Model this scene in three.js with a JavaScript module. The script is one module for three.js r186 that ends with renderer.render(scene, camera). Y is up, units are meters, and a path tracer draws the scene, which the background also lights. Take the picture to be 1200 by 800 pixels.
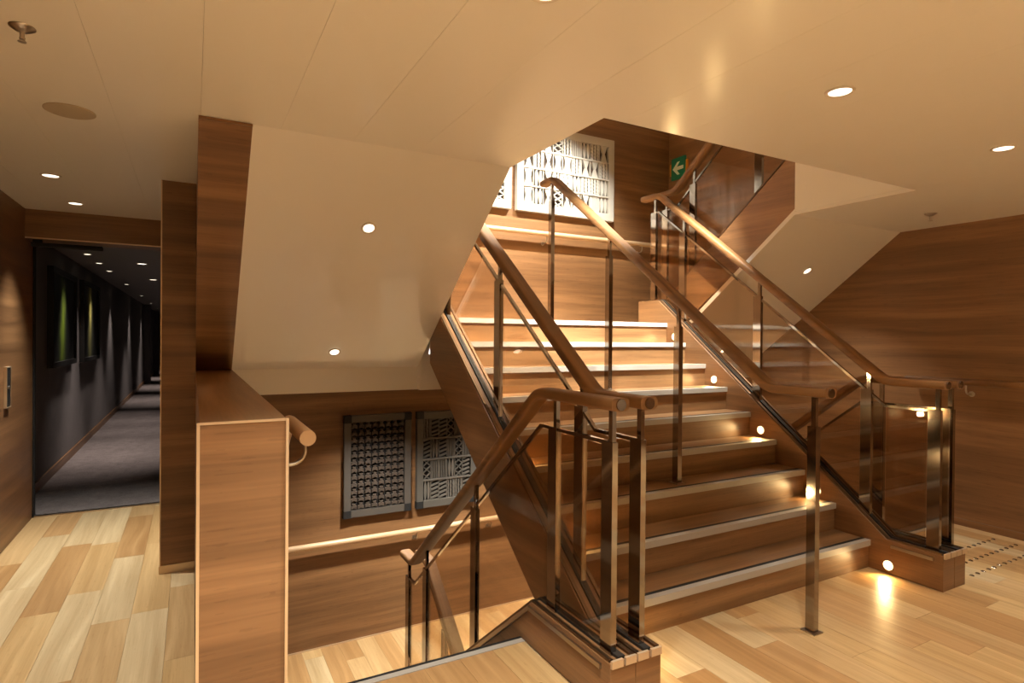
import * as THREE from 'three';
import { mergeGeometries } from 'three/addons/utils/BufferGeometryUtils.js';
import { RoundedBoxGeometry } from 'three/addons/geometries/RoundedBoxGeometry.js';

// ------------------------------------------------------------------ camera, exposure
const scene = new THREE.Scene();
scene.background = new THREE.Color(0x000000);
const camera = new THREE.PerspectiveCamera(2 * Math.atan(400 / 687.64) * 180 / Math.PI, 1.5, 0.05, 80);
camera.position.set(0, 1.35, 0);
camera.rotation.order = 'YXZ';
camera.rotation.set(-0.0062, -0.4983, 0.0085);
const renderer = new THREE.WebGLRenderer();
renderer.toneMapping = THREE.LinearToneMapping;
renderer.toneMappingExposure = 0.55;
renderer.shadowMap.enabled = true;
const WARM = new THREE.Color().setRGB(1.0, 0.985, 0.91);
const SOFT = new THREE.Color().setRGB(1.0, 1.0, 0.93);
const COOL = new THREE.Color().setRGB(1.0, 0.86, 0.78);

// ------------------------------------------------------------------ measures (metres)
const H = 2.222;                         // ceiling
const R = 0.1651, T = 0.2153;            // riser, going of the wide flight
const Z1 = -2.036;                       // first nosing of the wide flight
const ML = 9 * R;                        // mid landing level
const RS = 0.17125;                      // riser of the side flights
const DECK = ML + 8 * RS;                // deck spacing
const ZE = -2.3;                         // deck edge of the side flights
const ZB = -5.27;                        // back wall
const XA = 0.214, XB = 1.305, XC = 1.424, XD = 1.545, XE = 3.55, XF = 3.668, XG = 3.785, XW = 4.975;
const ZO = -1.872, ZS = -2.65;           // ceiling opening edge, soffit seam
const LU = 0.973;                        // underside of mid landing
const SL = RS / T;

// ------------------------------------------------------------------ small tools
let seed = 1234567;
const rnd = () => { seed = (seed * 1664525 + 1013904223) >>> 0; return seed / 4294967296; };
const used = {};
function numbered(n) { const k = used[n] = (used[n] ?? -1) + 1; return k ? n + '_' + String(k).padStart(3, '0') : n; }
function shade(o) { o.traverse(m => { if (m.isMesh) { m.castShadow = m.receiveShadow = true; } }); }
function mesh(name, geo, mat, parent) { const m = new THREE.Mesh(geo, mat); m.name = name; if (parent) parent.add(m); m.castShadow = m.receiveShadow = true; return m; }
function thing(name, label, category, pos = [0, 0, 0], group) {
  const g = new THREE.Group(); g.name = numbered(name); g.position.set(...pos); scene.add(g);
  g.userData = { label, category }; if (group) g.userData.group = group; return g;
}
function single(name, geo, mat, label, category, group) {
  const m = mesh(numbered(name), geo, mat, scene); m.userData = { label, category }; if (group) m.userData.group = group; return m;
}
function struct(name, label, category) { const g = new THREE.Group(); g.name = numbered(name); scene.add(g); g.userData = { kind: 'structure', label, category }; return g; }

function metreUV(geo, grain = 'x', du = 0, dv = 0) {      // uv in metres, u along the grain
  const g = geo.index ? geo.toNonIndexed() : geo;
  const p = g.attributes.position, uv = new Float32Array(p.count * 2);
  const a = new THREE.Vector3(), b = new THREE.Vector3(), c = new THREE.Vector3();
  for (let i = 0; i < p.count; i += 3) {
    a.fromBufferAttribute(p, i); b.fromBufferAttribute(p, i + 1); c.fromBufferAttribute(p, i + 2);
    const n = b.clone().sub(a).cross(c.clone().sub(a));
    const ax = Math.abs(n.x), ay = Math.abs(n.y), az = Math.abs(n.z);
    let s, t;
    if (ax >= ay && ax >= az) [s, t] = ['z', 'y']; else if (ay >= az) [s, t] = ['x', 'z']; else [s, t] = ['x', 'y'];
    if (t === grain) [s, t] = [t, s];
    [a, b, c].forEach((v, k) => { uv[(i + k) * 2] = v[s] + du; uv[(i + k) * 2 + 1] = v[t] + dv; });
  }
  g.setAttribute('uv', new THREE.BufferAttribute(uv, 2));
  return g;
}
function box(x0, x1, y0, y1, z0, z1, grain = 'x', du, dv) {
  const g = new THREE.BoxGeometry(x1 - x0, y1 - y0, Math.abs(z1 - z0)); g.translate((x0 + x1) / 2, (y0 + y1) / 2, (z0 + z1) / 2);
  return metreUV(g, grain, du, dv);
}
function prism(pts, x0, x1, grain = 'z', bevel = 0) {      // outline of [z, y] drawn out along x
  const s = new THREE.Shape(pts.map(([z, y]) => new THREE.Vector2(-z, y)));
  const g = new THREE.ExtrudeGeometry(s, { depth: x1 - x0 - 2 * bevel, bevelEnabled: bevel > 0, bevelSize: bevel, bevelThickness: bevel, bevelOffset: -bevel, bevelSegments: 1 });
  g.translate(0, 0, bevel);
  g.applyMatrix4(new THREE.Matrix4().set(0, 0, 1, x0, 0, 1, 0, 0, -1, 0, 0, 0, 0, 0, 0, 1));
  return metreUV(g, grain);
}
function plate(shape, depth) { return new THREE.ExtrudeGeometry(shape, { depth, bevelEnabled: false }); }
function oval(w, h, n = 14, pw = 0.7) {
  const o = []; for (let i = 0; i < n; i++) { const t = i / n * 2 * Math.PI, c = Math.cos(t), s = Math.sin(t); o.push([w / 2 * Math.sign(c) * Math.abs(c) ** pw, h / 2 * Math.sign(s) * Math.abs(s) ** pw]); } return o;
}
const rectS = (w, h) => [[w / 2, -h / 2], [w / 2, h / 2], [-w / 2, h / 2], [-w / 2, -h / 2]];
function rounded(path, r) {                                // soften the bends of a [z, y] path
  const out = [path[0]];
  for (let i = 1; i < path.length - 1; i++) {
    const p = new THREE.Vector2(...path[i]), a = new THREE.Vector2(...path[i - 1]).sub(p), b = new THREE.Vector2(...path[i + 1]).sub(p);
    const d = Math.min(r, a.length() / 2, b.length() / 2); a.setLength(d).add(p); b.setLength(d).add(p);
    for (let k = 0; k <= 4; k++) { const t = k / 4, q = a.clone().multiplyScalar((1 - t) ** 2).addScaledVector(p, 2 * t * (1 - t)).addScaledVector(b, t * t); out.push([q.x, q.y]); }
  }
  out.push(path[path.length - 1]); return out;
}
function sweep(path, section, X, smooth = true) {          // section [across x, across path] along a [z, y] path
  const n = section.length, m = path.length, P = [], N = [];
  for (let i = 0; i < m; i++) {
    const d0 = i ? new THREE.Vector2(path[i][0] - path[i - 1][0], path[i][1] - path[i - 1][1]).normalize() : null;
    const d1 = i < m - 1 ? new THREE.Vector2(path[i + 1][0] - path[i][0], path[i + 1][1] - path[i][1]).normalize() : null;
    const d = (d0 && d1) ? d0.clone().add(d1).normalize() : (d0 || d1).clone();
    const k = (d0 && d1) ? 1 / Math.max(0.4, d.dot(d0)) : 1;
    let nz = -d.y, ny = d.x; if (ny < 0) { nz = -nz; ny = -ny; }
    P.push(section.map(([a, b]) => [X + a, path[i][1] + ny * b * k, path[i][0] + nz * b * k]));
  }
  const pos = [], tri = (a, b, c) => pos.push(...a, ...b, ...c);
  for (let i = 0; i < m - 1; i++) for (let j = 0; j < n; j++) {
    const a = P[i][j], b = P[i][(j + 1) % n], c = P[i + 1][(j + 1) % n], d = P[i + 1][j];
    tri(a, b, c); tri(a, c, d);
  }
  for (const [row, f] of [[P[0], 1], [P[m - 1], -1]]) for (let j = 1; j < n - 1; j++) f > 0 ? tri(row[0], row[j + 1], row[j]) : tri(row[0], row[j], row[j + 1]);
  let g = new THREE.BufferGeometry(); g.setAttribute('position', new THREE.Float32BufferAttribute(pos, 3));
  // make the outside face outwards
  const c = new THREE.Vector3(); g.computeVertexNormals();
  const mid = new THREE.Vector3(X, (path[0][1] + path[1][1]) / 2, (path[0][0] + path[1][0]) / 2);
  const v = new THREE.Vector3((pos[0] + pos[3] + pos[6]) / 3, (pos[1] + pos[4] + pos[7]) / 3, (pos[2] + pos[5] + pos[8]) / 3).sub(mid);
  c.set(g.attributes.normal.getX(0), g.attributes.normal.getY(0), g.attributes.normal.getZ(0)); v.z *= 0.3;
  if (c.dot(v) < 0) { const q = g.attributes.position.array; for (let i = 0; i < q.length; i += 9) for (let k = 0; k < 3; k++) { const s = q[i + k]; q[i + k] = q[i + 3 + k]; q[i + 3 + k] = s; } }
  g.computeVertexNormals();
  return metreUV(g, 'z');
}
function creased(g, ang = 0.7) {                            // smooth normals inside an angle
  const p = g.attributes.position, map = new Map(), key = i => [p.getX(i), p.getY(i), p.getZ(i)].map(v => Math.round(v * 2e4)).join();
  const fn = []; const a = new THREE.Vector3(), b = new THREE.Vector3(), c = new THREE.Vector3();
  for (let i = 0; i < p.count; i += 3) {
    a.fromBufferAttribute(p, i); b.fromBufferAttribute(p, i + 1); c.fromBufferAttribute(p, i + 2);
    const n = b.clone().sub(a).cross(c.clone().sub(a)); const l = n.length(); fn.push(l > 0 ? n.divideScalar(l) : n);
    for (let k = 0; k < 3; k++) { const s = key(i + k); if (!map.has(s)) map.set(s, []); map.get(s).push(i / 3); }
  }
  const out = new Float32Array(p.count * 3), ca = Math.cos(ang);
  for (let i = 0; i < p.count; i++) { const f = fn[Math.floor(i / 3)], s = new THREE.Vector3(); for (const t of map.get(key(i))) if (fn[t].dot(f) > ca) s.add(fn[t]); s.normalize(); out.set([s.x, s.y, s.z], i * 3); }
  g.setAttribute('normal', new THREE.BufferAttribute(out, 3)); return g;
}
const cyl = (r, h, n = 20, r2 = r) => new THREE.CylinderGeometry(r2, r, h, n);
function rod(a, b, r, n = 10) {
  const A = new THREE.Vector3(...a), B = new THREE.Vector3(...b), g = new THREE.CylinderGeometry(r, r, A.distanceTo(B), n);
  g.applyQuaternion(new THREE.Quaternion().setFromUnitVectors(new THREE.Vector3(0, 1, 0), B.clone().sub(A).normalize())); g.translate((A.x + B.x) / 2, (A.y + B.y) / 2, (A.z + B.z) / 2); return g;
}
function tube(pts, r, seg = 24, n = 10) { return new THREE.TubeGeometry(new THREE.CatmullRomCurve3(pts.map(p => new THREE.Vector3(...p)), false, 'centripetal'), seg, r, n); }
function join(list) { return mergeGeometries(list.map(g => { const q = g.index ? g.toNonIndexed() : g; for (const k of Object.keys(q.attributes)) if (!['position', 'normal', 'uv'].includes(k)) q.deleteAttribute(k); return q; })); }

// ------------------------------------------------------------------ procedural textures
function lattice(n, m) { const a = new Float32Array(n * m); for (let i = 0; i < n * m; i++) a[i] = rnd(); return a; }
function noiseLayer(n, m) { const L = lattice(n, m); return (u, v) => {
  const x = u * n, y = v * m, i = Math.floor(x), j = Math.floor(y), f = x - i, g = y - j, s = f * f * (3 - 2 * f), t = g * g * (3 - 2 * g);
  const at = (p, q) => L[((q % m) + m) % m * n + ((p % n) + n) % n];
  return (at(i, j) * (1 - s) + at(i + 1, j) * s) * (1 - t) + (at(i, j + 1) * (1 - s) + at(i + 1, j + 1) * s) * t; }; }
function texture(w, h, fn, repeat, srgb = true) {
  const d = new Uint8Array(w * h * 4);
  for (let y = 0; y < h; y++) for (let x = 0; x < w; x++) { const c = fn(x / w, y / h), o = (y * w + x) * 4; d[o] = Math.max(0, Math.min(255, c[0])); d[o + 1] = Math.max(0, Math.min(255, c[1])); d[o + 2] = Math.max(0, Math.min(255, c[2])); d[o + 3] = 255; }
  const t = new THREE.DataTexture(d, w, h); t.wrapS = t.wrapT = THREE.RepeatWrapping; t.magFilter = THREE.LinearFilter; t.minFilter = THREE.LinearMipmapLinearFilter; t.generateMipmaps = true;
  if (srgb) t.colorSpace = THREE.SRGBColorSpace; t.repeat.set(...repeat); t.needsUpdate = true; return t;
}
const mix3 = (a, b, t) => a.map((v, i) => v + (b[i] - v) * t);
function woodTexture(dark, light, { w = 1024, h = 1024, size = [2.4, 1.5], bands = 22, fine = 300, fig = 0.5 } = {}) {
  const warp = noiseLayer(3, 5), warp2 = noiseLayer(7, 18), broad = noiseLayer(1, 6), band = noiseLayer(2, bands), band2 = noiseLayer(3, bands * 3), pore = noiseLayer(14, fine), pore2 = noiseLayer(40, fine), flame = noiseLayer(5, bands * 2);
  return texture(w, h, (u, v) => {
    const q = v + (warp(u, v) - 0.5) * 0.05 + (warp2(u, v) - 0.5) * 0.012;
    let t = broad(u, q) * 0.26 + band(u, q) * 0.34 + band2(u, q) * 0.2 + flame(u, q) * fig * 0.2 + pore(u, v) * 0.14;
    t += (pore2(u, v) > 0.86 ? -0.10 : 0);
    t = Math.max(0, Math.min(1, (t - 0.22) * 1.55));
    return mix3(dark, light, t);
  }, [1 / size[0], 1 / size[1]]);
}
const wallTex = woodTexture([98, 67, 40], [156, 114, 74]);
const floorTex = woodTexture([172, 143, 101], [214, 190, 148], { size: [1.6, 1.0], bands: 26, fig: 0.8 });
const stepTex = woodTexture([102, 72, 43], [162, 121, 80], { size: [2.0, 1.0], bands: 20 });
const railTex = woodTexture([98, 66, 34], [142, 100, 57], { w: 512, h: 512, size: [1.0, 0.3], bands: 10 });
const carpetN = [noiseLayer(200, 200), noiseLayer(30, 30), noiseLayer(8, 8)];
const carpetTex = texture(512, 512, (u, v) => { const t = carpetN[0](u, v) * 0.5 + carpetN[1](u, v) * 0.3 + carpetN[2](u, v) * 0.2; return mix3([84, 76, 74], [132, 122, 118], t); }, [0.7, 0.7]);
const plasterN = [noiseLayer(160, 160), noiseLayer(12, 12)];
const greyTex = texture(512, 512, (u, v) => mix3([112, 106, 104], [126, 119, 117], plasterN[0](u, v) * 0.6 + plasterN[1](u, v) * 0.4), [0.8, 0.8]);

const PM = o => new THREE.MeshPhysicalMaterial(o);
const M = {
  wall: PM({ map: wallTex, roughness: 0.42, clearcoat: 0.12, clearcoatRoughness: 0.35 }),
  step: PM({ map: stepTex, roughness: 0.42, clearcoat: 0.1, clearcoatRoughness: 0.3 }),
  floor: ['#ffffff', '#f5e8d8', '#ecd6c0', '#fdf0dc', '#e0c8ae'].map(c => PM({ map: floorTex, color: c, roughness: 0.36, clearcoat: 0.15, clearcoatRoughness: 0.3 })),
  rail: PM({ map: railTex, roughness: 0.58 }),
  paleRail: PM({ color: '#c9a67e', roughness: 0.4, clearcoat: 0.2, clearcoatRoughness: 0.3 }),
  cream: PM({ color: '#efe9de', roughness: 0.45, clearcoat: 0.5, clearcoatRoughness: 0.2 }),
  soffit: PM({ color: '#f0eae0', roughness: 0.4, clearcoat: 0.8, clearcoatRoughness: 0.06 }),
  creamMatt: PM({ color: '#cdbda6', roughness: 0.6 }),
  chrome: PM({ color: '#a59d96', metalness: 1, roughness: 0.07 }),
  satin: PM({ color: '#b8aea2', metalness: 1, roughness: 0.28 }),
  cap: PM({ color: '#705a45', metalness: 1, roughness: 0.42 }),
  nosing: PM({ color: '#aaa398', roughness: 0.45 }),
  black: PM({ color: '#15120f', roughness: 0.6 }),
  glass: PM({ color: '#f4ece2', roughness: 0, transmission: 1, thickness: 0, ior: 1.5 }),
  white: PM({ color: '#c2bbae', roughness: 0.6 }),
  whiteBack: PM({ color: '#35261a', roughness: 0.8 }),
  greyFrame: PM({ color: '#524d46', roughness: 0.55 }),
  greyCarve: PM({ color: '#5f584f', roughness: 0.7 }),
  brownCarve: PM({ color: '#45392f', roughness: 0.75 }),
  darkBack: PM({ color: '#1a1410', roughness: 0.9 }),
  corner: PM({ color: '#0f0d0c', roughness: 0.75 }),
  trim: PM({ color: '#d6bfa0', metalness: 0.6, roughness: 0.35 }),
  carpet: PM({ map: carpetTex, roughness: 1 }),
  greyWall: PM({ map: greyTex, roughness: 0.85 }),
  lamp: PM({ color: '#ffffff', emissive: new THREE.Color().setRGB(1, 0.86, 0.66), emissiveIntensity: 6, roughness: 0.6 }),
  lampRing: PM({ color: '#d9cfc0', roughness: 0.5 }),
  stepLamp: PM({ color: '#ffffff', emissive: new THREE.Color().setRGB(1, 0.72, 0.34), emissiveIntensity: 7, roughness: 0.6 }),
  green: PM({ color: '#0c6a4c', roughness: 0.5 }), orange: PM({ color: '#c9801f', roughness: 0.5 }), signWhite: PM({ color: '#e8ecd8', roughness: 0.5 }),
};

// ------------------------------------------------------------------ floors
function planks(parent, x0, x1, z0, z1, y, thick = 0.02, width = 0.155, len = 0.95) {
  let row = 0;
  for (let x = x0; x < x1 - 1e-4; x += width, row++) {
    const xe = Math.min(x + width, x1); let z = z0 - rnd() * len;
    while (z < z1) {
      const L = len * (0.75 + rnd() * 0.5), a = Math.max(z, z0), b = Math.min(z + L, z1); z += L;
      if (b - a < 0.02) continue;
      mesh('plank', box(x + 0.0005, xe - 0.0005, y - thick, y, a + 0.0005, b - 0.0005, 'z', rnd() * 5, rnd() * 5), M.floor[Math.floor(rnd() * 5)], parent);
    }
  }
}
const floor = struct('floor', 'pale maple plank floor of the stair lobby', 'floor');
mesh('subfloor', join([box(-1.2, XW + 0.1, -0.16, -0.021, ZE, 2.6), box(-1.2, XA, -0.16, -0.021, -5.46, ZE)]), M.creamMatt, floor);
planks(floor, -1.03, 0.014, -5.46, 2.6, 0);
planks(floor, 0.014, XA, -1.588, 2.6, 0);
planks(floor, XA, XB, ZE + 0.045, 2.6, 0);
planks(floor, XB, XD, -1.655, 2.6, 0);
planks(floor, XD, XE, Z1 - 0.02, 2.6, 0);
planks(floor, XE, XG, -1.655, 2.6, 0);
planks(floor, XG, XW, ZE + 0.045, 2.6, 0);
for (const [a, b] of [[XA, XB], [XG, XW]]) {
  mesh('edge_nosing', box(a, b, -0.03, 0.002, ZE + 0.014, ZE + 0.044), M.nosing, floor);
  mesh('edge_strip', box(a, b, -0.03, 0.003, ZE, ZE + 0.014), M.black, floor);
}
const carpet = struct('floor_corridor', 'grey mauve carpet running down the corridor', 'carpet');
mesh('carpet', box(-1.17, 0.3, -0.03, 0.006, -34, -5.49), M.carpet, carpet);
mesh('threshold_strip', box(-1.03, -0.15, -0.02, 0.009, -5.49, -5.45), M.satin, carpet);
const lowerFloor = struct('floor_lower_landing', 'pale maple floor of the lower stair landing', 'floor');
const LL = ML - DECK;
mesh('landing_slab', box(XA, XW, LL - 0.3, LL - 0.02, ZB, -3.76), M.creamMatt, lowerFloor);
planks(lowerFloor, XA, XW, ZB, -3.80, LL);
const midFloor = struct('floor_mid_landing', 'maple floored mid landing above the wide flight', 'floor');
mesh('landing_slab', join([box(XA, XW, LU, ML - 0.02, ZB, -4.04), box(XC, XF, LU, ML - 0.02, -4.04, -3.975), box(XD, XE, LU + 0.25, ML - 0.03, -3.975, -3.80), box(XA, XC, LU + 0.34, ML - 0.02, -4.04, -3.86), box(XF, XW, LU + 0.34, ML - 0.02, -4.04, -3.86)]), M.cream, midFloor);
planks(midFloor, XA, XW, ZB, -3.86, ML);

// ------------------------------------------------------------------ walls
const UP = 5.1;
const wallBack = struct('wall_back', 'brown wood veneer back wall of the stairwell', 'wall');
mesh('veneer', box(XA - 0.2, XW + 0.2, LL - 0.3, UP, ZB - 0.1, ZB), M.wall, wallBack);
mesh('skirting', box(XA, XW, LL, LL + 0.012, ZB, ZB + 0.006), M.trim, wallBack);
const wallRight = struct('wall_right', 'brown wood veneer wall right of the stairwell', 'wall');
mesh('veneer', box(XW, XW + 0.1, LL - 0.3, UP, ZB, 2.6, 'z'), M.wall, wallRight);
const baseRight = struct('baseboard_right', 'low wood skirting along the right hand wall', 'skirting');
mesh('board', box(XW - 0.012, XW, 0, 0.05, ZE, 2.6, 'z'), M.wall, baseRight);
const wallLeft = struct('wall_left', 'dark wood veneer wall left of the lobby', 'wall');
mesh('veneer', box(-1.13, -1.03, 0, H + 0.02, -5.46, 2.6, 'z'), M.wall, wallLeft);
const wallFront = struct('wall_front', 'cream wall closing the lobby', 'wall');
mesh('lining', box(-1.2, XW + 0.1, 0, H + 0.02, 2.6, 2.7), M.creamMatt, wallFront);
// wall between lobby side passage and stairwell
const pier = struct('wall_passage', 'dark wood pier between corridor and stairwell', 'wall');
mesh('veneer', box(-0.157, 0.016, 0, H, -5.46, -3.85, 'z'), M.wall, pier);
mesh('skirting', box(-0.163, 0.016, 0, 0.045, -3.85, -3.842), M.trim, pier);
mesh('edge_trim', box(-0.160, -0.154, 0, H, -3.852, -3.847), M.trim, pier);
// half-height partition with metal edge trims, wood strip under the flight above
const half = struct('wall_half', 'waist high wood partition with metal edge trims', 'partition');
mesh('veneer', prism([[-1.592, 0.0], [-1.592, 1.137], [-4.04, 1.137], [ZB, 1.137], [ZB, LL - 0.3], [ZE - 0.05, LL - 0.3], [ZE - 0.05, -0.16], [ZE - 0.05, 0]], 0.016, XA), M.wall, half);
mesh('edge_trim', box(0.009, 0.016, 0, 1.140, -1.596, -1.586), M.trim, half);
mesh('edge_trim', box(XA - 0.004, XA + 0.003, 0, 1.140, -1.596, -1.586), M.trim, half);
mesh('edge_trim', box(0.016, XA - 0.004, 1.134, 1.140, -1.596, -1.588), M.trim, half);
const sidew = struct('wall_stair_left', 'wood veneer side wall of the flight above the partition', 'wall');
mesh('veneer', prism([[ZS, H], [ZS, UP], [ZB, UP], [ZB, 1.1371], [-4.04, 1.1371]], 0.016, XA, 'x'), M.wall, sidew);
mesh('edge_trim', box(0.016, XA - 0.001, H - 0.012, H - 0.002, ZS + 0.0, ZS + 0.012), M.wall, sidew);
const upw = struct('wall_upper_deck', 'wood veneer wall of the deck above', 'wall');
mesh('veneer', box(XA - 0.2, XW + 0.1, DECK, UP, -0.7, -0.6), M.wall, upw);

// ------------------------------------------------------------------ ceiling
const ceiling = struct('ceiling', 'glossy cream metal ceiling panels over the lobby', 'ceiling');
{
  const slab = [box(-1.2, XW + 0.1, H + 0.022, DECK, ZO, 2.7), box(-1.2, XA - 0.2, H + 0.022, DECK, -5.46, ZO), box(XA - 0.2, XC, H + 0.022, DECK, ZS, ZO), box(XF, XW + 0.1, H + 0.022, DECK, ZS, ZO)];
  mesh('slab', join(slab), M.cream, ceiling);
  const cuts = [-1.03]; for (let k = -3; k < 17; k++) cuts.push(0.023 + 0.3 * k); cuts.push(XW, XC, XF); cuts.sort((a, b) => a - b);
  const xs = cuts.filter((v, i) => v >= -1.03 && v <= XW && (!i || v - cuts[i - 1] > 1e-3));
  const joint = v => v !== XC && v !== XF ? 0.0004 : 0;
  for (let i = 0; i < xs.length - 1; i++) {
    const a = xs[i], b = xs[i + 1], m = (a + b) / 2, zf = m < 0.02 ? -5.46 : (m < XC || m > XF) ? ZS : ZO;
    mesh('panel', box(a + joint(a), b - joint(b), H, H + 0.021, zf, 2.6), M.cream, ceiling);
  }
}
const lintel = struct('trim_1', 'dark wood header over the corridor opening', 'trim');
mesh('header', box(-1.03, -0.157, 2.02, H, -5.46, -5.22), M.wall, lintel);
mesh('edge_strip', box(-1.03, -0.157, 2.018, 2.026, -5.222, -5.214), M.trim, lintel);
mesh('jamb', box(-1.035, -1.02, 0, 2.02, -5.50, -5.45), M.corner, lintel);
const upLid = struct('ceiling_upper', 'cream underside of the deck above the stairwell', 'ceiling');
mesh('lid', box(XA - 0.2, XW + 0.1, UP, UP + 0.1, ZB - 0.1, -0.6), M.cream, upLid);
mesh('landing_soffit', box(XA, XW, LU + DECK, ML + DECK, ZB, -4.04), M.cream, upLid);
mesh('flight_soffit', prism([[-2.0, DECK + 0.02], [-2.0, DECK + 0.35], [-4.04, DECK + ML], [-4.04, LU + DECK], [-3.97, LU + DECK]], XC, XF), M.cream, upLid);
// corridor shell
const corr = struct('wall_corridor', 'grey corridor wall washed by small downlights', 'wall');
mesh('panel', box(-1.27, -1.17, 0, 2.17, -34, -5.49, 'z'), M.greyWall, corr);
mesh('panel', box(0.3, 0.4, 0, 2.17, -34, -5.46, 'z'), M.greyWall, corr);
mesh('panel', box(-1.27, 0.4, 0, 2.17, -34.1, -34), M.greyWall, corr);
mesh('skirting', box(-1.17, -1.155, 0, 0.09, -34, -5.49, 'z'), M.wall, corr);
mesh('return', box(-1.27, -1.03, 0, 2.17, -5.5, -5.46), M.wall, corr);
mesh('return', box(-0.157, 0.4, 0, 2.17, -5.5, -5.46), M.wall, corr);
for (let k = 0; k < 3; k++) mesh('pilaster', box(-1.17, -1.02, 0, 2.17, -19.2 - k * 4.5, -18.9 - k * 4.5, 'z'), M.greyWall, corr);
const corrC = struct('ceiling_corridor', 'dim grey ceiling of the corridor', 'ceiling');
mesh('panel', box(-1.27, 0.4, 2.17, 2.2, -34.1, -5.46), PM({ color: '#8d8681', roughness: 0.45 }), corrC);

// ------------------------------------------------------------------ stair flights
function steps(t, x0, x1, zFirst, yBase, n, rise, dir) {    // dir -1 climbs away, +1 climbs towards the lobby
  for (let k = 1; k <= n; k++) {
    const z = zFirst + dir * (k - 1) * T, y = yBase + k * rise, back = z + dir * T;
    const span = (a, b) => dir < 0 ? [Math.min(a, b), Math.max(a, b)] : [Math.min(a, b), Math.max(a, b)];
    const [r0, r1] = span(z + dir * 0.012, z + dir * 0.03);
    mesh('riser', box(x0, x1, y - rise + 0.001, y - 0.03, r0, r1, 'x', rnd() * 4, rnd() * 4), M.step, t);
    const [n0, n1] = span(z, z + dir * 0.034); mesh('nosing', box(x0, x1, y - 0.032, y + 0.002, n0, n1), M.nosing, t);
    const [b0, b1] = span(z + dir * 0.034, z + dir * 0.056); mesh('anti_slip_strip', box(x0, x1, y - 0.03, y + 0.002, b0, b1), M.black, t);
    if (k < n) { const [a0, a1] = span(z + dir * 0.056, back + dir * 0.012); mesh('tread', box(x0, x1, y - 0.03, y, a0, a1, 'x', rnd() * 4, rnd() * 4), M.step, t); }
  }
}
const zk = k => Z1 - (k - 1) * T;
const STR = 0.774;                                           // slope of the wide flight's stringers
function wideFlight(dy, label) {
  const t = thing('stair_flight', label, 'stairs');
  steps(t, XD, XE, Z1, dy, 9, R, -1);
  const out = [[-1.652, 0.001], [-1.652, 0.195], [-1.945, 0.197], [-3.867, 1.685], [-4.13, 1.685], [-4.13, ML + 0.001], [-3.79, ML + 0.001], [-3.79, 1.172], [-2.42, 0.148], [-2.22, 0.001]].map(([z, y]) => [z, y + dy]);
  for (const [a, b] of [[XC, XD], [XE, XF]]) mesh('stringer', prism(out, a, b, 'z', 0.002), M.wall, t);
  mesh('underside', prism([[-2.2, 0.03], [-3.79, 1.225], [-3.79, 1.195], [-2.2, 0.0]].map(([z, y]) => [z, y + dy]), XD, XE), M.wall, t);
  for (const x of [XC + 0.012, XD - 0.012, XE + 0.012, XF - 0.012])       // bright cap strips beside the glass
    mesh('cap_strip', sweep([[-1.66, 0.199 + dy], [-1.945, 0.201 + dy], [-3.867, 1.689 + dy], [-4.12, 1.689 + dy]], rectS(0.016, 0.012), x), M.cap, t);
  for (const x of [(XC + XD) / 2, (XE + XF) / 2])
    mesh('glass_shoe', sweep([[-1.66, 0.198 + dy], [-1.945, 0.2 + dy], [-3.867, 1.688 + dy], [-4.12, 1.688 + dy]], rectS(0.03, 0.016), x), M.black, t);
  for (const [x, f] of [[XE, -1], [XD, 1]]) mesh('side_strip', box(Math.min(x, x + f * 0.008), Math.max(x, x + f * 0.008), 0.155 + dy, 0.172 + dy, -1.92, -1.70, 'z'), M.satin, t);
  for (const x of [XC + 0.004, XD - 0.054, XE + 0.004, XF - 0.054]) mesh('front_cap', box(x, x + 0.05, 0.178 + dy, 0.206 + dy, -1.652, -1.642), M.trim, t);
  return t;
}
wideFlight(0, 'wide wooden flight with pale nosings climbing from the lobby to the mid landing');
wideFlight(-DECK, 'wide wooden flight dropping from the lower landing under the wide flight');
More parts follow.
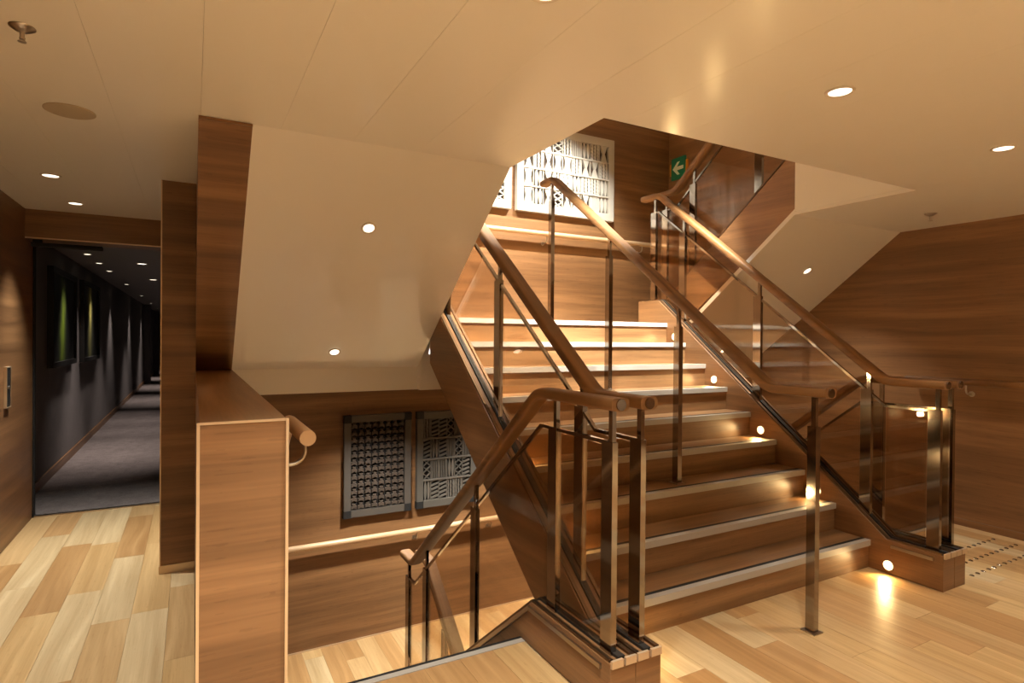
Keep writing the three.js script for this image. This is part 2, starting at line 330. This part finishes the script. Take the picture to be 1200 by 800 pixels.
function sideFlight(left, dy, label) {
  const t = thing('stair_flight', label, 'stairs');
  const [x0, x1] = left ? [XA, XB] : [XG, XW], [a, b] = left ? [XB, XC] : [XF, XG];
  const y0 = LL + dy, zf = ZE - 7 * T;
  steps(t, x0, x1, zf, y0, dy ? 8 : 7, RS, 1);
  const top = ZE + 0.095;
  const out = dy ? [[ZE + 0.03, 0.001], [ZE + 0.03, 0.12], [-3.98, 0.195 - SL * (3.98 + top)], [-4.13, 0.195 - SL * (3.98 + top)], [-4.13, LL + 0.001], [-3.87, LL + 0.001], [-3.87, LL - 0.12], [ZS, H - DECK]]
    : [[-1.652, 0.001], [-1.652, 0.195], [top, 0.195], [-3.98, 0.195 - SL * (3.98 + top)], [-4.13, 0.195 - SL * (3.98 + top)], [-4.13, LL + 0.001], [-3.87, LL + 0.001], [ZE - 0.4, -0.60], [ZE, -0.17], [ZE, 0.001]];
  mesh('stringer', prism(out.map(([z, y]) => [z, y + dy]), a + 0.001, b - 0.001, 'z', 0.002), M.wall, t);
  const path = [[dy ? ZE + 0.0 : -1.66, dy ? 0.135 : 0.199], [top, 0.199], [-3.98, 0.199 - SL * (3.98 + top)], [-4.12, 0.199 - SL * (3.98 + top)]].map(([z, y]) => [z, y + dy]);
  if (dy) path.splice(1, 1), path[0] = [ZE, 0.199 - SL * (-ZE + top) + dy];
  for (const x of [a + 0.012, b - 0.012]) mesh('cap_strip', sweep(path, rectS(0.016, 0.012), x), M.cap, t);
  mesh('glass_shoe', sweep(path.map(([z, y]) => [z, y - 0.001]), rectS(0.03, 0.016), (a + b) / 2), M.black, t);
  if (!dy) {
    const x = left ? XB : XG, f = left ? -1 : 1;
    mesh('side_strip', sweep([[-1.70, 0.165], [top - 0.012, 0.165], [-3.9, 0.165 - SL * (3.9 + top - 0.012)]], rectS(0.012, 0.017), x + f * 0.004), M.satin, t);
    for (const q of [a + 0.004, b - 0.054]) mesh('front_cap', box(q, q + 0.05, 0.178, 0.206, -1.652, -1.642), M.trim, t);
  }
  if (dy) {   // cream panel under the flight, down to the landing fascia
    const m = (H - 1.137) / (ZS + 4.04);
    mesh('soffit_panel', prism([[ZS, H], [ZS, H + 0.04], [-3.9, 1.137 + 0.045 + 0.14 * m], [-4.04, 1.2], [-4.04, 1.137]], left ? XA : XF, left ? XC : XW), M.soffit, t);
  }
  return t;
}
sideFlight(true, 0, 'narrow flight going down beside the waist high partition');
sideFlight(false, 0, 'narrow flight going down beside the right hand wood wall');
sideFlight(true, DECK, 'cream bottomed flight overhead climbing above the partition');
sideFlight(false, DECK, 'brown sided flight overhead climbing beside the wood wall with the green sign');

// ------------------------------------------------------------------ balustrades
const RSEC = oval(0.08, 0.048, 20, 0.5), ZP = [-1.725, -2.10, -2.89, -3.64, -3.99];
function handrail(parent, path, X) {
  const p = rounded(path, 0.05);
  const h = mesh('handrail', creased(sweep(p, RSEC, X)), M.rail, parent);
  const [z, y] = path[0];
  const cap = new THREE.CylinderGeometry(0.021, 0.021, 0.008, 20); cap.rotateX(Math.PI / 2); cap.translate(X, y, z + 0.003);
  mesh('end_cap', cap, M.chrome, h);
}
function yAt(path, z) { for (let i = 0; i < path.length - 1; i++) { const [a, b] = path[i], [c, d] = path[i + 1]; if (z <= a + 1e-6 && z >= c - 1e-6) return b + (d - b) * (z - a) / (c - a); } return path[path.length - 1][1]; }
const Y = (p, d) => p.map(([z, y]) => [z, y + d]);
function balustrade(label, X, rail, base, posts, group, dyLow = 0) {
  const t = thing('balustrade', label, 'railing', [0, 0, 0], group);
  handrail(t, rail, X);
  const zA = posts[0], zZ = posts[posts.length - 1];
  const low = Y(rail, -0.145), cutLow = [[zA, yAt(low, zA)], ...low.filter(([z]) => z < zA - 0.01 && z > zZ + 0.01), [zZ, yAt(low, zZ)]];
  mesh('glass_rail', sweep(cutLow, rectS(0.016, 0.014), X), M.chrome, t);
  for (const z of posts) {
    const yb = yAt(base, z), yl = yAt(low, z), yr = yAt(rail, z);
    const p = mesh('post', box(X - 0.0125, X + 0.0125, yb - 0.03, yl + 0.004, z - 0.032, z + 0.032), M.chrome, t);
    mesh('post_stub', box(X - 0.009, X + 0.009, yl, yr - 0.015, z + 0.004, z + 0.026), M.chrome, p);
  }
  for (let i = 0; i < posts.length - 1; i++) {
    const a = posts[i] - 0.045, b = posts[i + 1] + 0.045; if (a - b < 0.12) continue;
    const knee = [...base, ...low].map(p => p[0]).filter(z => z < a && z > b), zs = [a, ...[...new Set(knee)].sort((p, q) => q - p), b];
    const poly = [...zs.map(z => [z, yAt(base, z) + 0.004]), ...zs.slice().reverse().map(z => [z, yAt(low, z) - 0.012])];
    mesh('glass_panel', prism(poly, X - 0.005, X + 0.005), M.glass, t);
  }
  return t;
}
const wideRail = [[-1.665, 1.112], [-1.99, 1.112], [-3.93, 2.612], [-4.13, 2.612]];
const wideBase = [[-1.66, 0.205], [-1.945, 0.207], [-3.867, 1.695], [-4.2, 1.695]];
const sTop = ZE + 0.095, sideRail = [[-1.665, 1.112], [sTop, 1.112], [-3.86, 1.112 - SL * (3.86 + sTop)], [-4.07, 1.112 - SL * (3.86 + sTop)]];
const sideBase = [[-1.66, 0.205], [sTop, 0.205], [-3.98, 0.205 - SL * (3.98 + sTop)], [-4.2, 0.205 - SL * (3.98 + sTop)]];
const XL1 = 1.353, XL2 = 1.487, XR1 = 3.603, XR2 = 3.735;
const BG = 'glass balustrades of the stairwell';
balustrade('glass balustrade with wood rail dropping along the flight beside the partition', XL1, sideRail, sideBase, ZP, BG);
balustrade('glass balustrade with wood rail climbing along the stringer next to the partition side', XL2, wideRail, wideBase, ZP, BG);
balustrade('glass balustrade with wood rail climbing along the stringer with step lights facing the lobby', XR1, wideRail, wideBase, ZP, BG);
balustrade('glass balustrade dropping along the flight beside the right hand wood wall', XR2, sideRail, sideBase, ZP, BG);
const upPosts = [-2.62, -3.0, -3.66, -3.99], upRail = Y([[-2.35, 1.112 - SL * (2.35 + sTop)], ...sideRail.slice(2)], DECK), upBase = Y(sideBase.slice(1), DECK);
balustrade('glass balustrade climbing overhead beside the wall with the green sign', XR2, upRail, upBase, upPosts, BG);
balustrade('glass balustrade climbing overhead along the cream bottomed flight', XL1, upRail, upBase, upPosts, BG);
balustrade('glass balustrade dropping from the lower landing beneath the wide flight', XL2, Y(wideRail, -DECK), Y(wideBase, -DECK), ZP.slice(1), BG);
{ // free-standing rail in the middle of the wide flight
  const X = 2.529, t = thing('stair_handrail', 'free standing wood handrail on bright posts up the middle of the wide flight', 'railing');
  handrail(t, [[-1.635, 1.112], [-1.95, 1.112], [-3.97, 2.62], [-4.12, 2.61]], X);
  const rail = [[-1.635, 1.112], [-1.95, 1.112], [-3.97, 2.62], [-4.12, 2.61]];
  for (const [z, yb] of [[-1.715, 0], [-2.585, 3 * R], [-3.25, 6 * R], [-4.0, ML]]) {
    const yr = yAt(rail, z), p = mesh('post', box(X - 0.016, X + 0.016, yb, yr - 0.16, z - 0.022, z + 0.022), M.chrome, t);
    mesh('post_stub', box(X - 0.009, X + 0.009, yr - 0.16, yr - 0.015, z - 0.008, z + 0.014), M.chrome, p);
    mesh('base_plate', box(X - 0.032, X + 0.032, yb, yb + 0.006, z - 0.036, z + 0.036), M.satin, p);
  }
}
// wall handrails
function wallRail(label, a, b, brackets, out, mat = M.paleRail) {
  const t = thing('wall_handrail', label, 'handrail');
  mesh('rail', rod(a, b, 0.025, 24), mat, t);
  const A = new THREE.Vector3(...a), B = new THREE.Vector3(...b), o = new THREE.Vector3(...out);
  for (const f of brackets) {
    const p = A.clone().lerp(B, f), w = p.clone().addScaledVector(o, -0.085);
    mesh('bracket', tube([[p.x, p.y - 0.02, p.z], [p.x, p.y - 0.06, p.z], [p.x - o.x * 0.02, p.y - 0.085, p.z - o.z * 0.02], [w.x, w.y - 0.09, w.z]], 0.006), M.satin, t);
    const r = cyl(0.02, 0.006, 18); if (o.x) r.rotateZ(Math.PI / 2); else r.rotateX(Math.PI / 2); r.translate(w.x + o.x * 0.003, w.y - 0.09, w.z + o.z * 0.003);
    mesh('rosette', r, M.satin, t);
  }
}
wallRail('pale round wall handrail under the white carved panels', [XA + 0.1, 2.43, ZB + 0.085], [4.72, 2.43, ZB + 0.085], [0.1, 0.38, 0.66, 0.95], [0, 0, 1]);
wallRail('pale round wall handrail under the dark framed panels', [XA + 0.1, -0.44, ZB + 0.085], [4.72, -0.44, ZB + 0.085], [0.06, 0.345, 0.52, 0.9], [0, 0, 1]);
{ // rail fixed to the stair side of the partition, level first and then down with the flight
  const t = thing('wall_handrail', 'pale round handrail with disc end fixed to the partition', 'handrail'), X = XA + 0.105, drop = [[-1.92, 1.03], [-2.36, 1.03], [-3.8, 1.03 - SL * 1.44]];
  mesh('rail', creased(sweep(rounded(drop, 0.06), oval(0.05, 0.05, 20, 1), X)), M.paleRail, t);
  for (const z of [-1.98, -2.9, -3.7]) {
    const y = yAt(drop, z);
    mesh('bracket', tube([[X, y - 0.02, z], [X, y - 0.06, z], [X - 0.02, y - 0.085, z], [XA, y - 0.09, z]], 0.006), M.satin, t);
    const r = cyl(0.02, 0.006, 18); r.rotateZ(Math.PI / 2); r.translate(XA + 0.003, y - 0.09, z); mesh('rosette', r, M.satin, t);
  }
}
wallRail('brown wall handrail along the right hand wall', [XW - 0.085, 1.06, -2.55], [XW - 0.085, 1.06, 1.5], [0.1, 0.4, 0.7], [-1, 0, 0], M.rail);

// ------------------------------------------------------------------ carved panels
function motif(kind, w, h) {
  const P = [], S = pts => P.push(new THREE.Shape(pts.map(p => new THREE.Vector2(...p))));
  const strip = (x, ww, amp, n, ph = 0) => { const l = [], r = []; for (let i = 0; i <= n * 2; i++) { const y = h * i / (n * 2), d = amp * ((i + ph) % 2 ? 1 : 0); l.push([x - ww / 2 - d, y]); r.push([x + ww / 2 + d, y]); } S([...l, ...r.reverse()]); };
  const bar = (x0, y0, x1, y1, t) => { const dx = x1 - x0, dy = y1 - y0, L = Math.hypot(dx, dy), a = -dy / L * t / 2, b = dx / L * t / 2; S([[x0 + a, y0 + b], [x0 - a, y0 - b], [x1 - a, y1 - b], [x1 + a, y1 + b]].reverse()); };
  if (kind === 0) { for (const [x, p] of [[0.16, 0], [0.5, 1], [0.84, 0]]) strip(w * x, w * 0.12, w * 0.06, 5, p); }
  else if (kind === 7) { const l = [], r = []; for (let i = 0; i <= 8; i++) { const y = h * i / 8, d = w * 0.25 * Math.sin(Math.PI * i / 8); l.push([d, y]); r.push([w - d, y]); } S([...l, ...r.reverse()]); }
  else if (kind === 8) { for (const x of [0.25, 0.75]) { const l = [], r = []; for (let i = 0; i <= 12; i++) { const y = h * i / 12, d = w * 0.05 * Math.sin(3 * Math.PI * i / 6); l.push([w * x - w * 0.19 + d, y]); r.push([w * x + w * 0.19 + d, y]); } S([...l, ...r.reverse()]); } }
  else if (kind === 1) { S([[w * 0.1, 0], [w * 0.9, 0], [w * 0.6, h / 2], [w * 0.9, h], [w * 0.1, h], [w * 0.4, h / 2]]); }
  else if (kind === 2) for (let i = 0; i < 5; i++) strip(w * (0.12 + i * 0.19), w * 0.09, 0, 1);
  else if (kind === 3) for (const x of [0.3, 0.72]) { const l = [], r = []; for (let i = 0; i <= 8; i++) { const y = h * i / 8, d = w * 0.15 * Math.sin(Math.PI * i / 8) + 0.002; l.push([w * x - d, y]); r.push([w * x + d, y]); } S([...l, ...r.reverse()]); }
  else if (kind === 4) { for (let i = 0; i < 3; i++) { bar(0, h * i / 3, w, h * (i + 1) / 3, w * 0.1); bar(w, h * i / 3, 0, h * (i + 1) / 3, w * 0.1); } }
  else if (kind === 5) { S([[w * 0.08, 0], [w * 0.92, 0], [w * 0.92, h], [w * 0.7, h], [w * 0.55, h * 0.55], [w * 0.4, h], [w * 0.08, h]]); }
  else { for (let i = 0; i < 5; i++) bar(w * 0.06, h * (i + 0.5) / 5, w * 0.94, h * Math.min(1, (i + 1.1) / 5), h * 0.075); }
  return P;
}
function carvedPanel(label, x, y, w, h, { cols, rows, fw, frame, carve, back, corners, kinds, group }) {
  const t = thing('carved_panel', label, 'wall art', [x, y, ZB], group), d = 0.055;
  mesh('backing', box(fw * 0.5, w - fw * 0.5, fw * 0.5, h - fw * 0.5, 0.001, 0.02), back, t);
  mesh('frame_rail', box(0, w, 0, fw, 0.001, d), frame, t); mesh('frame_rail', box(0, w, h - fw, h, 0.001, d), frame, t);
  mesh('frame_stile', box(0, fw, fw, h - fw, 0.001, d), frame, t); mesh('frame_stile', box(w - fw, w, fw, h - fw, 0.001, d), frame, t);
  if (corners) for (const [cx, cy] of [[0, 0], [w - corners, 0], [0, h - corners], [w - corners, h - corners]]) mesh('corner_block', box(cx - 0.003, cx + corners + 0.003, cy - 0.003, cy + corners + 0.003, 0.0, d + 0.004), M.corner, t);
  const iw = w - 2 * fw, ih = h - 2 * fw, cw = iw / cols, ch = ih / rows;
  for (let r = 0; r <= rows; r++) mesh('carved_bar', box(fw, w - fw, fw + r * ch - 0.007, fw + r * ch + 0.007, 0.02, 0.054), carve, t);
  for (let r = 0; r < rows; r++) for (let c = 0; c < cols; c++) {
    const g = join(motif(kinds[Math.floor(rnd() * kinds.length)], cw * 0.94, ch).map(s => plate(s, 0.024)));
    g.translate(fw + c * cw + cw * 0.03, fw + r * ch, 0.02);
    mesh('carved_motif', g, carve, t);
    if (c) mesh('carved_bar', box(fw + c * cw - 0.004, fw + c * cw + 0.004, fw + r * ch, fw + (r + 1) * ch, 0.02, 0.042), carve, t);
  }
  return t;
}
const whiteO = { cols: 9, rows: 4, fw: 0.075, frame: M.white, carve: M.white, back: M.whiteBack, kinds: [0, 1, 7, 3, 4, 7, 8, 0, 7, 3, 2], group: 'white carved panels over the mid landing' };
carvedPanel('white carved lattice panel above the landing handrail, beside the open wood wall', 2.885, 2.652, 1.23, 0.9, whiteO);
carvedPanel('white carved lattice panel half hidden by the cream flight underside', 1.585, 2.652, 1.23, 0.9, whiteO);
carvedPanel('white carved lattice panel behind the cream flight, mirrored in the upper glass', 0.285, 2.652, 1.23, 0.9, whiteO);
carvedPanel('grey framed carved panel with grid of geometric motifs, beside the brown stringer', 1.843, -0.252, 0.607, 0.9, { cols: 6, rows: 4, fw: 0.06, frame: M.greyFrame, carve: M.greyCarve, back: M.darkBack, corners: 0.06, kinds: [0, 4, 6, 2, 4, 6, 3], group: 'dark framed panels on the lower landing' });
{ // woven panel
  const w = 0.612, h = 0.9, fw = 0.06, t = thing('woven_panel', 'grey framed panel of brown woven knots over the lower landing rail', 'wall art', [1.172, -0.252, ZB], 'dark framed panels on the lower landing');
  mesh('backing', box(0.03, w - 0.03, 0.03, h - 0.03, 0.001, 0.02), M.darkBack, t);
  const F = PM({ color: '#4d463f', roughness: 0.55 });
  mesh('frame_rail', box(0, w, 0, fw, 0.001, 0.055), F, t); mesh('frame_rail', box(0, w, h - fw, h, 0.001, 0.055), F, t);
  mesh('frame_stile', box(0, fw, fw, h - fw, 0.001, 0.055), F, t); mesh('frame_stile', box(w - fw, w, fw, h - fw, 0.001, 0.055), F, t);
  for (const [cx, cy] of [[0, 0], [w - 0.06, 0], [0, h - 0.06], [w - 0.06, h - 0.06]]) mesh('corner_block', box(cx - 0.003, cx + 0.063, cy - 0.003, cy + 0.063, 0, 0.059), M.corner, t);
  const cols = 8, rows = 12, cw = (w - 2 * fw) / cols, ch = (h - 2 * fw) / rows;
  const knots = [0, 1].map(k => { const s = new THREE.Shape([[0.05, 0.1], [0.5, 0.32], [0.95, 0.1], [0.95, 0.55], [0.62, 0.7], [0.8, 0.95], [0.2, 0.95], [0.38, 0.7], [0.05, 0.55]].map(([a, b]) => new THREE.Vector2((k ? 1 - a : a) * cw, (k ? b : b * 0.95) * ch))); const g = new THREE.ExtrudeGeometry(s, { depth: 0.014, bevelEnabled: true, bevelSize: 0.003, bevelThickness: 0.005, bevelSegments: 1 }); g.translate(0, 0, 0.024); return g; });
  for (let r = 0; r < rows; r++) for (let c = 0; c < cols; c++) { const m = mesh('woven_knot', knots[(r + c) % 2], M.brownCarve, t); m.scale.set(0.84, 0.92, 1); m.position.set(fw + (c + 0.08) * cw, fw + (r + 0.04) * ch, rnd() * 0.006); }
}

// ------------------------------------------------------------------ green sign on the right wall
{
  const t = thing('exit_sign', 'small green sign with white arrow and orange side plates', 'sign', [XW, 3.215, -5.235]);
  mesh('sign_plate', box(-0.022, 0, 0, 0.25, 0.03, 0.25, 'z'), M.green, t);
  for (const z of [0, 0.25]) mesh('side_plate', box(-0.012, 0, 0.06, 0.2, z, z + 0.03, 'z'), M.orange, t);
  const s = new THREE.Shape([[-0.085, 0], [-0.01, 0.075], [0.028, 0.075], [-0.018, 0.02], [0.085, 0.02], [0.085, -0.02], [-0.018, -0.02], [0.028, -0.075], [-0.01, -0.075]].map(p => new THREE.Vector2(...p)));
  const g = plate(s, 0.003); g.rotateY(-Math.PI / 2); g.translate(-0.022, 0.125, 0.14); mesh('arrow', g, M.signWhite, t);
}

// ------------------------------------------------------------------ lamps
function spot(parent, pos, dir, power, angle, pen, color, soft = 1) {
  const l = new THREE.SpotLight(color, power, 0, angle, pen, 2); l.position.set(...pos); l.target.position.set(pos[0] + dir[0], pos[1] + dir[1], pos[2] + dir[2]);
  l.castShadow = true; l.shadow.radius = soft; l.shadow.mapSize.set(512, 512); parent.add(l, l.target); return l;
}
function downlight(label, x, y, z, power, { group = 'recessed ceiling downlights', tilt = 0, color = WARM, angle = 1.0, r = 0.036, dir = [0, -1, 0] } = {}) {
  const t = thing('downlight', label, 'downlight', [x, y, z], group);
  const ring = new THREE.LatheGeometry([[r, -0.001], [r + 0.003, -0.006], [r + 0.012, -0.005], [r + 0.013, 0]].map(p => new THREE.Vector2(...p)), 28); ring.rotateX(tilt);
  const lens = new THREE.CylinderGeometry(r, r, 0.004, 28); lens.translate(0, -0.002, 0); lens.rotateX(tilt);
  mesh('trim_ring', ring, M.lampRing, t); mesh('lens', lens, M.lamp, t);
  const n = new THREE.Vector3(0, -0.02, 0).applyEuler(new THREE.Euler(tilt, 0, 0));
  spot(t, [n.x, n.y, n.z], dir, power, angle, 1, color, 1.6); return t;
}
const P0 = 12.5, lobby = { angle: 0.66 };
for (const [x, z, l] of [[1.983, -1.262, 'round downlight in the lobby ceiling over the foot of the wide flight'], [3.193, -1.268, 'round downlight in the lobby ceiling towards the right hand wall'], [0.775, -1.262, 'round downlight in the lobby ceiling near the partition'], [4.4, -1.265, 'round downlight in the lobby ceiling by the right hand wall']]) downlight(l, x, H, z, x < 1 ? 30 : P0, lobby);
downlight('round downlight over the lobby floor before the partition', 0.2, H, -0.4, 44, { angle: 1.0 });
for (const x of [0.2, 1.983, 3.193, 4.4]) for (const z of [0.7, 1.9]) downlight('round downlight over the open lobby floor', x, H, z, x < 3 ? 54 : 26, lobby);
for (const [z, l] of [[-4.052, 'round downlight over the passage before the corridor'], [-4.828, 'round downlight close to the dark corridor header'], [-2.5, 'round downlight over the passage beside the partition'], [-0.6, 'round downlight over the passage at the lobby end']]) downlight(l, -0.69, H, z, 22, lobby);
const tilt = -Math.atan(0.78);
downlight('round downlight high on the cream flight underside', 0.801, 1.915, -3.042, 9, { tilt, r: 0.027, angle: 0.7, group: 'downlights in the flight undersides' });
downlight('round downlight low on the cream flight underside', 0.807, 1.25, -3.889, 12, { tilt, r: 0.027, angle: 0.45, group: 'downlights in the flight undersides' });
downlight('round downlight on the cream underside beside the wood wall', 4.375, 1.915, -3.042, 10, { tilt, r: 0.027, group: 'downlights in the flight undersides' });
downlight('round downlight low on the underside beside the wood wall', 4.375, 1.25, -3.889, 8, { tilt, r: 0.027, group: 'downlights in the flight undersides' });
for (const x of [0.9, 2.1, 3.3]) downlight('round downlight under the upper landing', x, LU + DECK, -4.3, 80, { angle: 0.78, dir: [0, -1, -0.55], color: SOFT, group: 'downlights under the upper landing' });
for (const x of [1.4, 2.6, 3.8]) downlight('round downlight under the mid landing', x, LU, -4.5, 38, { group: 'downlights under the mid landing' });
for (const x of [1.95, 3.1]) downlight('round downlight in the underside of the flight above the wide flight', x, 3.233, -2.75, 235, { tilt: -Math.atan(0.484), angle: 0.56, dir: [0, -1, -0.62], color: SOFT, group: 'downlights over the wide flight' });
for (const x of [0.8, 4.37]) downlight('round downlight in the ceiling of the deck above', x, UP, -2.6, 20, { group: 'downlights in the deck above' });
for (const [i, z] of [-8.0, -10.2, -13.8, -17.4, -21, -24.6].entries()) downlight('small downlight in the dim corridor ceiling', -0.52, 2.17, z, 16, { color: COOL, group: 'corridor downlights', angle: 0.6, r: 0.045 });
for (const z of [-7.35, -8.2, -9.15, -11.4, -14.6, -17.8, -21]) downlight('small wall washing downlight in the corridor ceiling', -0.95, 2.17, z, 10, { color: COOL, group: 'corridor wall washers', angle: 0.5, r: 0.03 });
for (const side of [1, -1]) for (const [k, j] of [[0, 0], [2, 1], [4, 2], [6, 3], [8, 4]]) {
  const y = k * R + 0.05, z = k ? zk(k) - 0.13 : -1.934, X = side > 0 ? XE : XD;
  const where = ['beside the floor', 'above the second tread', 'above the fourth tread', 'above the sixth tread', 'near the landing'][j];
  const t = thing('step_light', `glowing round step light ${where} on the ${side > 0 ? 'lobby facing' : 'partition side'} stringer`, 'step light', [X, y, z], 'step lights along the stringers');
  const ring = new THREE.TorusGeometry(0.028, 0.004, 8, 24); ring.rotateY(Math.PI / 2); mesh('ring', ring, M.satin, t);
  const lens = cyl(0.027, 0.006, 24); lens.rotateZ(Math.PI / 2); lens.translate(-side * 0.002, 0, 0); mesh('lens', lens, M.stepLamp, t);
  spot(t, [-side * 0.035, 0, 0.0], [-side * 1, -0.35, 0.4], 1.1, 1.3, 1, new THREE.Color().setRGB(1, 0.66, 0.28), 1);
}

// ------------------------------------------------------------------ ceiling fittings
function sprinkler(label, x, z, s = 1) {
  const t = thing('sprinkler', label, 'sprinkler', [x, H, z]);
  mesh('escutcheon', new THREE.LatheGeometry([[0.001, -0.022], [0.014, -0.02], [0.03, -0.012], [0.042, -0.004], [0.042, 0]].map(([a, b]) => new THREE.Vector2(a * s, b * s)), 28), M.satin, t);
  const b = cyl(0.008 * s, 0.03 * s, 14); b.translate(0, -0.032 * s, 0); mesh('nozzle', b, M.satin, t);
  const d = cyl(0.014 * s, 0.003 * s, 16); d.translate(0, -0.056 * s, 0); mesh('deflector', d, M.satin, t);
  for (const a of [-1, 1]) mesh('frame_arm', rod([a * 0.008 * s, -0.04 * s, 0], [a * 0.006 * s, -0.055 * s, 0], 0.002 * s), M.satin, t);
}
sprinkler('bronze ceiling sprinkler over the passage', -0.43, -2.14, 0.75);
sprinkler('small ceiling sprinkler near the right hand wall', 4.42, -2.16, 0.9);
{ const g = new THREE.LatheGeometry([[0, -0.006], [0.078, -0.006], [0.085, -0.003], [0.085, 0]].map(p => new THREE.Vector2(...p)), 40); g.translate(-0.426, H, -2.85); single('ceiling_speaker', g, PM({ color: '#b3a48d', roughness: 0.7 }), 'flat round speaker cover in the ceiling over the passage', 'speaker'); }

// ------------------------------------------------------------------ floor studs
{
  const g = new THREE.LatheGeometry([[0, 0.006], [0.006, 0.0055], [0.011, 0.003], [0.013, 0]].map(p => new THREE.Vector2(...p)), 12);
  for (const [x0, x1, side] of [[3.96, 4.82, 'right hand wall'], [0.34, 1.26, 'partition']]) for (const z of [-1.695, -1.815, -1.94]) for (let x = x0; x <= x1 + 1e-6; x += 0.066) {
    const m = single('floor_stud', g, M.chrome, `small metal warning stud in the floor before the down flight by the ${side}`, 'stud', `warning studs by the ${side}`); m.position.set(x, 0.0, z);
  }
}

// ------------------------------------------------------------------ corridor pictures, door closer, call plate
function picture(label, z0, z1, y0, y1, hue) {
  const t = thing('framed_picture', label, 'picture', [-1.17, y0, (z0 + z1) / 2]), w = z1 - z0, h = y1 - y0, f = 0.05;
  const N = noiseLayer(6, 3), N2 = noiseLayer(40, 5);
  const tex = texture(256, 256, (u, v) => { const b = Math.exp(-(((u - hue[0] - (N(v, u) - 0.5) * 0.08) / hue[1]) ** 2)) * (0.4 + 0.6 * Math.exp(-(((v - hue[2]) / 0.38) ** 2))) * (0.75 + 0.5 * N2(u, v)); return mix3([26, 30, 28], hue[3], Math.min(1, b)); }, [1, 1]);
  const c = new THREE.PlaneGeometry(w - 2 * f, h - 2 * f); c.rotateY(Math.PI / 2); c.translate(0.028, h / 2, 0);
  mesh('canvas', join([c, box(0.002, 0.027, f, h - f, -w / 2 + f, w / 2 - f)]), PM({ map: tex, roughness: 0.5 }), t);
  mesh('frame_rail', box(0.001, 0.05, 0, f, -w / 2, w / 2), M.black, t); mesh('frame_rail', box(0.001, 0.05, h - f, h, -w / 2, w / 2), M.black, t);
  mesh('frame_stile', box(0.001, 0.05, f, h - f, -w / 2, -w / 2 + f), M.black, t); mesh('frame_stile', box(0.001, 0.05, f, h - f, w / 2 - f, w / 2), M.black, t);
}
picture('black framed picture with a dark green streak', -7.98, -6.73, 1.035, 1.975, [0.45, 0.14, 0.35, [132, 160, 40]]);
picture('black framed picture with a pale yellow streak', -9.8, -8.47, 1.02, 1.99, [0.45, 0.13, 0.7, [214, 204, 110]]);
{
  const t = thing('door_closer', 'dark door closer arm under the corridor header', 'door closer', [-0.8, 1.985, -5.3]);
  mesh('body', new RoundedBoxGeometry(0.42, 0.03, 0.05, 2, 0.006), M.corner, t); mesh('bracket', box(-0.2, -0.15, 0.012, 0.035, -0.02, 0.02), M.corner, t);
}
{
  const t = thing('call_plate', 'small dark wall plate with brass frame on the left wall', 'wall plate', [-1.03, 0.89, -4.76]);
  mesh('plate', box(0, 0.012, 0, 0.245, -0.045, 0.045, 'z'), M.black, t);
  for (const [a, b, c, d] of [[-0.006, 0, -0.05, 0.05], [0.245, 0.251, -0.05, 0.05]]) mesh('frame_rail', box(0, 0.015, a, b, c, d), M.trim, t);
  for (const z of [-0.05, 0.045]) mesh('frame_stile', box(0, 0.015, 0, 0.245, z, z + 0.005), M.trim, t);
  const k = cyl(0.012, 0.008, 18); k.rotateZ(Math.PI / 2); k.translate(0.015, 0.12, 0); mesh('button', k, M.satin, t);
}
renderer.render(scene, camera);
